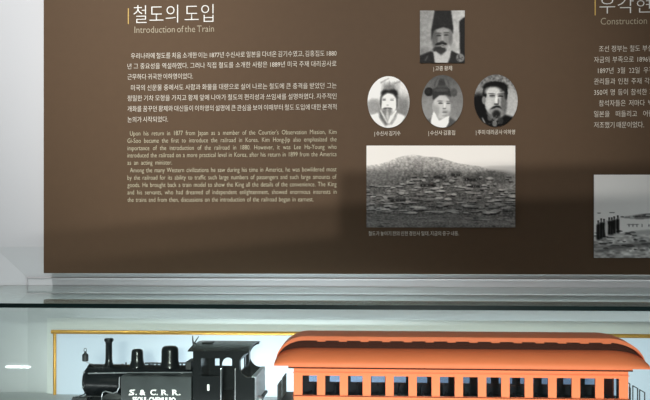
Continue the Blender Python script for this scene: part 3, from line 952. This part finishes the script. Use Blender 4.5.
# gable sheets under the arch, front and rear
for xg in (xC(193), xw):
    prism_pts = rows
    a = [bm.verts.new((xg, y, z - T)) for y, z in rows if abs(y - YC) < 0.056] ; b = [bm.verts.new((xg + 0.0012, v.co.y, v.co.z)) for v in a]
    a2 = [bm.verts.new((xg, v.co.y, zE - 0.002)) for v in a]; b2 = [bm.verts.new((xg + 0.0012, v.co.y, zE - 0.002)) for v in a]
    for k in range(len(a) - 1):
        bm.faces.new((a[k], a[k + 1], a2[k + 1], a2[k])); bm.faces.new((b[k], b[k + 1], b2[k + 1], b2[k]))
rf = obj('cab_roof', bm, M_black, loco, True)
bm = NB(); zz = zcr
box(bm, PX(203.5, YC), PX(213, YC), YC - 0.012, YC + 0.012, zz - 0.001, zz + 0.0016, 0.0004); obj('roof_hatch', bm, M_black, rf)
bm = NB(); tube(bm, [P(193.5, 345, YC), P(192.8, 340, YC), P(192.5, 335.6, YC)], [0.0016, 0.0012, 0.0007], 8); tube(bm, [P(193.6, 344.5, YC), P(196, 340.5, YC), P(198.8, 336.4, YC)], [0.0014, 0.0010, 0.0006], 8)
obj('whistle', bm, M_iron, rf, True)
bm = NB(); box(bm, PX(188.2, YC), PX(193.8, YC), YC - 0.02, YC + 0.02, PZ(190, 368, YC), PZ(190, 360.0, YC), 0.001); obj('boiler_fitting_box', bm, M_iron, loco)
# coal bunker behind the cab
bm = NB(); xq = xC(255.2)
box(bm, xC(241), xq - 0.0012, YL + 0.002, YL + 0.0035, zB, zC(377.3)); box(bm, xC(241), xq - 0.0012, YR_ - 0.0035, YR_ - 0.002, zB, zC(377.3))
box(bm, xC(241), xq - 0.0012, YL + 0.0035, YR_ - 0.0035, zB, zC(385))
bk = obj('bunker', bm, M_black, loco)
bm = NB(); box(bm, xq - 0.0012, xq, YL, YR_, zB, zC(376.9)); box(bm, xq - 0.006, xq - 0.0012, YL + 0.004, YR_ - 0.004, zC(378.2), zC(376.7)); obj('bunker_end_plate', bm, M_bluegrey, bk)['label'] = 'end plate, pale blue-grey for the glow on it'
bm = NB(); lathe(bm, [(0.005, xq), (0.006, xq + 0.003), (0.0045, xq + 0.007), (0.001, xq + 0.008)], YC - 0.03, PZ(259, 399, YC - 0.03), 16, 'X'); obj('rear_lamp', bm, M_steel, loco, True)

# ------------------------------------------------------------------ the passenger coach
coach = thing('passenger_coach', 'orange model passenger coach with clerestory roof at right in the case', 'model coach', (PX(460, YC), YC, ZR))
bX0, bX1 = PX(293.6, YN), PX(628.3, YN)
zU = lambda py, Y=YN: PZ(460, py, Y)
zWb, zWt = zU(396.9), zU(377.0)
ZUF = ZR + 0.030
zTop = zU(369.0)
wx0, wx1 = PX(302.4, YN), PX(603.9, YN)
pitch = (wx1 - wx0) / 13.0
ww = PX(317.0, YN) - wx0
bm = NB()
for ya, yb in ((YN, YN + 0.003), (YC + HW - 0.003, YC + HW)):
    box(bm, bX0, bX1, ya, yb, ZUF, zWb)
    box(bm, bX0, bX1, ya, yb, zWt, zTop)
    ed = [bX0] + sum([[wx0 + k * pitch, wx0 + k * pitch + ww] for k in range(14)], []) + [bX1]
    for k in range(0, len(ed), 2): box(bm, ed[k], ed[k + 1], ya, yb, zWb, zWt)
for x in (bX0, bX1 - 0.003):
    box(bm, x, x + 0.003, YN + 0.003, YC - 0.016, ZUF, zTop); box(bm, x, x + 0.003, YC + 0.016, YC + HW - 0.003, ZUF, zTop); box(bm, x, x + 0.003, YC - 0.016, YC + 0.016, zWt, zTop)
body = obj('body', bm, M_orange, coach)
bm = NB()
box(bm, bX0 - 0.001, bX1 + 0.001, YN - 0.0016, YN, zWb - 0.0014, zWb - 0.0002); box(bm, bX0 - 0.001, bX1 + 0.001, YN - 0.0016, YN, zU(374.6), zU(373.8))
nb = 112
for k in range(nb): box(bm, bX0 + (bX1 - bX0) * (k + 0.1) / nb, bX0 + (bX1 - bX0) * (k + 0.9) / nb, YN - 0.0006, YN, ZUF + 0.002, zWb - 0.0016)
obj('mouldings', bm, M_orange, body)
bm = NB()
for ya, yb in ((YN + 0.0031, YN + 0.0040), (YC + HW - 0.0040, YC + HW - 0.0031)):
    box(bm, bX0 + 0.003, bX1 - 0.003, ya, yb, ZUF, zWb + 0.0002)
    for k in range(0, len(ed), 2): box(bm, ed[k] + (0.003 if k == 0 else -0.0002), ed[k + 1] + 0.0002, ya, yb, zWb, zWt)
box(bm, bX0 + 0.003, bX1 - 0.003, YN + 0.004, YC + HW - 0.004, ZUF, ZUF + 0.003)
for k in range(14):                                                      # seat backs
    x = wx0 + k * pitch + ww * 0.5
    for s in (-1, 1): box(bm, x - 0.001, x + 0.001, YC + s * 0.036 - 0.016, YC + s * 0.036 + 0.016, ZUF + 0.003, zWb + 0.0005)
obj('interior', bm, M_inside, coach)
for ya in (YN + 0.0016, YC + HW - 0.0022):
    for k in range(14):
        bm = NB(); x = wx0 + k * pitch
        box(bm, x, x + ww, ya, ya + 0.0006, zWb, zWt); obj('window_pane', bm, M_pane, coach)
bm = NB(); tube(bm, [(PX(617, YC), YC, ZUF), (PX(617, YC), YC, zTop)], 0.0012, 8); obj('interior_pole', bm, M_iron, coach)

# roof: lower deck, clerestory, upper deck; both decks sweep down to the ends
YE = YN - 0.015                       # eave
zEv = zU(367.6, YE)
zDk = zU(349.0, YC - 0.030) - 0.002
zF0, zF1 = zU(341.6, YC - 0.041), zU(337.4, YC - 0.041)
zRd = zU(332.9, YC)
rX0, rX1 = PX(275.2, YN), PX(647.6, YN)
SW0, SW1 = PX(304, YN) - rX0, rX1 - PX(612, YN)
stn = []
for k in range(13): stn.append(rX0 + SW0 * (1 - math.cos(math.pi / 2 * k / 12)))
stn += list(np.linspace(rX0 + SW0, rX1 - SW1, 24))[1:-1]
for k in range(13): stn.append(rX1 - SW1 * (1 - math.cos(math.pi / 2 * (12 - k) / 12)))


def sweep(x):
    """1 along the middle of the roof, falling to 0 at the tips on a quarter ellipse"""
    if x < rX0 + SW0: t = (rX0 + SW0 - x) / SW0
    elif x > rX1 - SW1: t = (x - rX1 + SW1) / SW1
    else: t = 0.0
    return math.sqrt(max(0.0, 1 - t * t))


def loft(bm, sect):
    """sect(x) -> closed list of (y, z)"""
    rings = [[bm.verts.new((x, y, z)) for y, z in sect(x)] for x in stn]
    n = len(rings[0])
    for a, b in zip(rings, rings[1:]):
        for k in range(n): bm.faces.new((a[k], a[(k + 1) % n], b[(k + 1) % n], b[k]))
    bm.faces.new(rings[0]); bm.faces.new(list(reversed(rings[-1])))


def lower(x):
    q = sweep(x)
    up = []
    for k in range(15):
        t = (k / 14.0) ** 1.6
        y = YE + (YC - 0.024 - YE) * t
        z = zEv + 0.0012 + (0.0010 + (zDk - zEv) * (0.25 + 0.75 * q)) * math.sqrt(1 - (1 - t) ** 2)
        up.append((y, z))
    far = [(2 * YC - y, z) for y, z in reversed(up)]
    return up + far + [(2 * YC - YE, zEv), (YE, zEv)]


bm = NB(); loft(bm, lower); obj('lower_roof', bm, M_orange, coach, True)
bm = NB(); box(bm, PX(288.5, YN), PX(632, YN), YN - 0.004, YC + HW + 0.004, zTop, zEv); lb = obj('letter_board', bm, M_orange, coach)
bm = NB(); box(bm, PX(288.5, YN), PX(632, YN), YN - 0.0046, YN - 0.004, zU(369.6), zU(368.2)); obj('eave_shade', bm, M_clere, lb)['label'] = 'dark strip painted for the shade under the eave'  # eave shade put in as a thin dark strip
bm = NB(); box(bm, bX0 - 0.0005, bX1 + 0.0005, YN - 0.0022, YN - 0.0016, zWb - 0.0013, zWb - 0.0003); obj('sill_line', bm, M_clere, body)['label'] = 'dark line under the windows'
cX0, cX1 = rX0 + SW0 * 0.98, rX1 - SW1 * 0.9


def clere(x):
    z1 = zEv + 0.0012 + (zF0 - zEv - 0.001) * sweep(x)
    return [(YC - 0.031, zEv), (YC - 0.031, z1), (YC + 0.031, z1), (YC + 0.031, zEv)]


bm = NB(); loft(bm, clere); cl = obj('clerestory', bm, M_clere, coach)
nc = 14
for k in range(nc):
    bm = NB(); x = cX0 + (cX1 - cX0) * (k + 0.78) / nc
    box(bm, x - 0.006, x + 0.006, YC - 0.0412, YC - 0.0300, zF0 - 0.0017, zF0 + 0.0006)
    obj('clerestory_bracket', bm, M_orange, cl)


def upper(x):
    q = sweep(x)
    zt0, zt1, zr = zEv + 0.001 + (zF0 - zEv - 0.001) * q, 0, 0
    zt1 = zt0 + (zF1 - zF0) * (0.35 + 0.65 * q)
    zr = zt1 + (zRd - zF1) * (0.3 + 0.7 * q)
    hw = 0.041 + (0.052 - 0.041) * (1 - q)
    pts = [(YC - hw, zt0), (YC - hw, zt1)]
    for k in range(1, 8):
        t = k / 8.0
        pts.append((YC - hw + 2 * hw * t, zt1 + (zr - zt1) * math.sin(math.pi * t)))
    return pts + [(YC + hw, zt1), (YC + hw, zt0)]


bm = NB(); loft(bm, upper); obj('upper_roof', bm, M_orange, coach, True)
# end platforms, railings, underframe, wheels
for s, (xa, xb) in ((-1, (PX(276.5, YN), bX0)), (1, (bX1, PX(647, YN)))):
    bm = NB(); box(bm, xa, xb, YN + 0.004, YC + HW - 0.004, ZUF - 0.001, ZUF + 0.003); obj('end_platform', bm, M_iron, coach)
    xo = xa + 0.0015 if s < 0 else xb - 0.0015
    if s < 0:
        for ya, yb in ((YN + 0.006, YC - 0.014), (YC + 0.006, YC + HW - 0.008)):
            bm = NB(); zt2 = PZ(278, 384.5, YN + 0.01)
            tube(bm, [(xo, ya, ZUF), (xo, ya, zt2), (xo, yb, zt2), (xo, yb, ZUF)], 0.0011, 8)
            for k in range(1, 5): tube(bm, [(xo, ya + (yb - ya) * k / 5, ZUF), (xo, ya + (yb - ya) * k / 5, zt2)], 0.0008, 6)
            for f in (0.35, 0.7): tube(bm, [(xo, ya, ZUF + (zt2 - ZUF) * f), (xo, yb, ZUF + (zt2 - ZUF) * f)], 0.0009, 6)
            obj('end_railing', bm, M_iron, coach, True)
    else:
        bm = NB(); zt2 = PZ(640, 392.0, YN + 0.01)
        for ya, yb in ((YN + 0.006, YN + 0.030), (YC - 0.020, YC + 0.004), (YC + 0.020, YC + 0.046)):
            tube(bm, [(xo, ya, ZUF), (xo, ya, zt2), (xo, yb, zt2), (xo, yb, ZUF)], 0.0009, 8)
        obj('end_railing', bm, M_iron, coach, True)
        bm = NB(); xo2 = PX(630.5, YN)
        tube(bm, [(xo2, YN + 0.001, ZUF), (xo2, YN + 0.001, PZ(630, 388.5, YN)), (xo2 + 0.002, YN + 0.012, PZ(630, 388.5, YN)), (xo2 + 0.002, YN + 0.012, ZUF)], 0.0009, 8)
        obj('grab_rail', bm, M_iron, coach, True)
bm = NB(); box(bm, PX(288, YC), PX(634, YC), YC - 0.03, YC + 0.03, ZUF - 0.006, ZUF); obj('underframe', bm, M_iron, coach)
for px in (330, 365, 560, 600): wheelset(coach, PX(px, YC), 0.0125, M_iron)
bm = NB(); box(bm, PX(266, YC), PX(289, YC), YC - 0.005, YC + 0.005, ZUF - 0.008, ZUF - 0.001, 0.001); obj('coupler', bm, M_iron, coach)

# ------------------------------------------------------------------ a small tube light on the far side of the room, seen mirrored in the front glass
D = P(17.5, 367, YF) - CAM
g = CAM + D
yl = -4.47
k = (g.y - yl) / D.y
lx, lz = g.x + D.x * k, g.z + D.z * k
tl = thing('tube_light', 'short lit tube light on the opposite wall, mirrored at left in the front glass', 'light', (lx, -4.5, lz))
bm = NB(); box(bm, lx - 0.09, lx + 0.09, -4.4995, -4.482, lz - 0.02, lz + 0.02, 0.003); obj('housing', bm, M_cab, tl)
bm = NB(); tube(bm, [(lx - 0.075, yl, lz), (lx + 0.075, yl, lz)], 0.006, 12); obj('tube', bm, M_tube, tl, True)
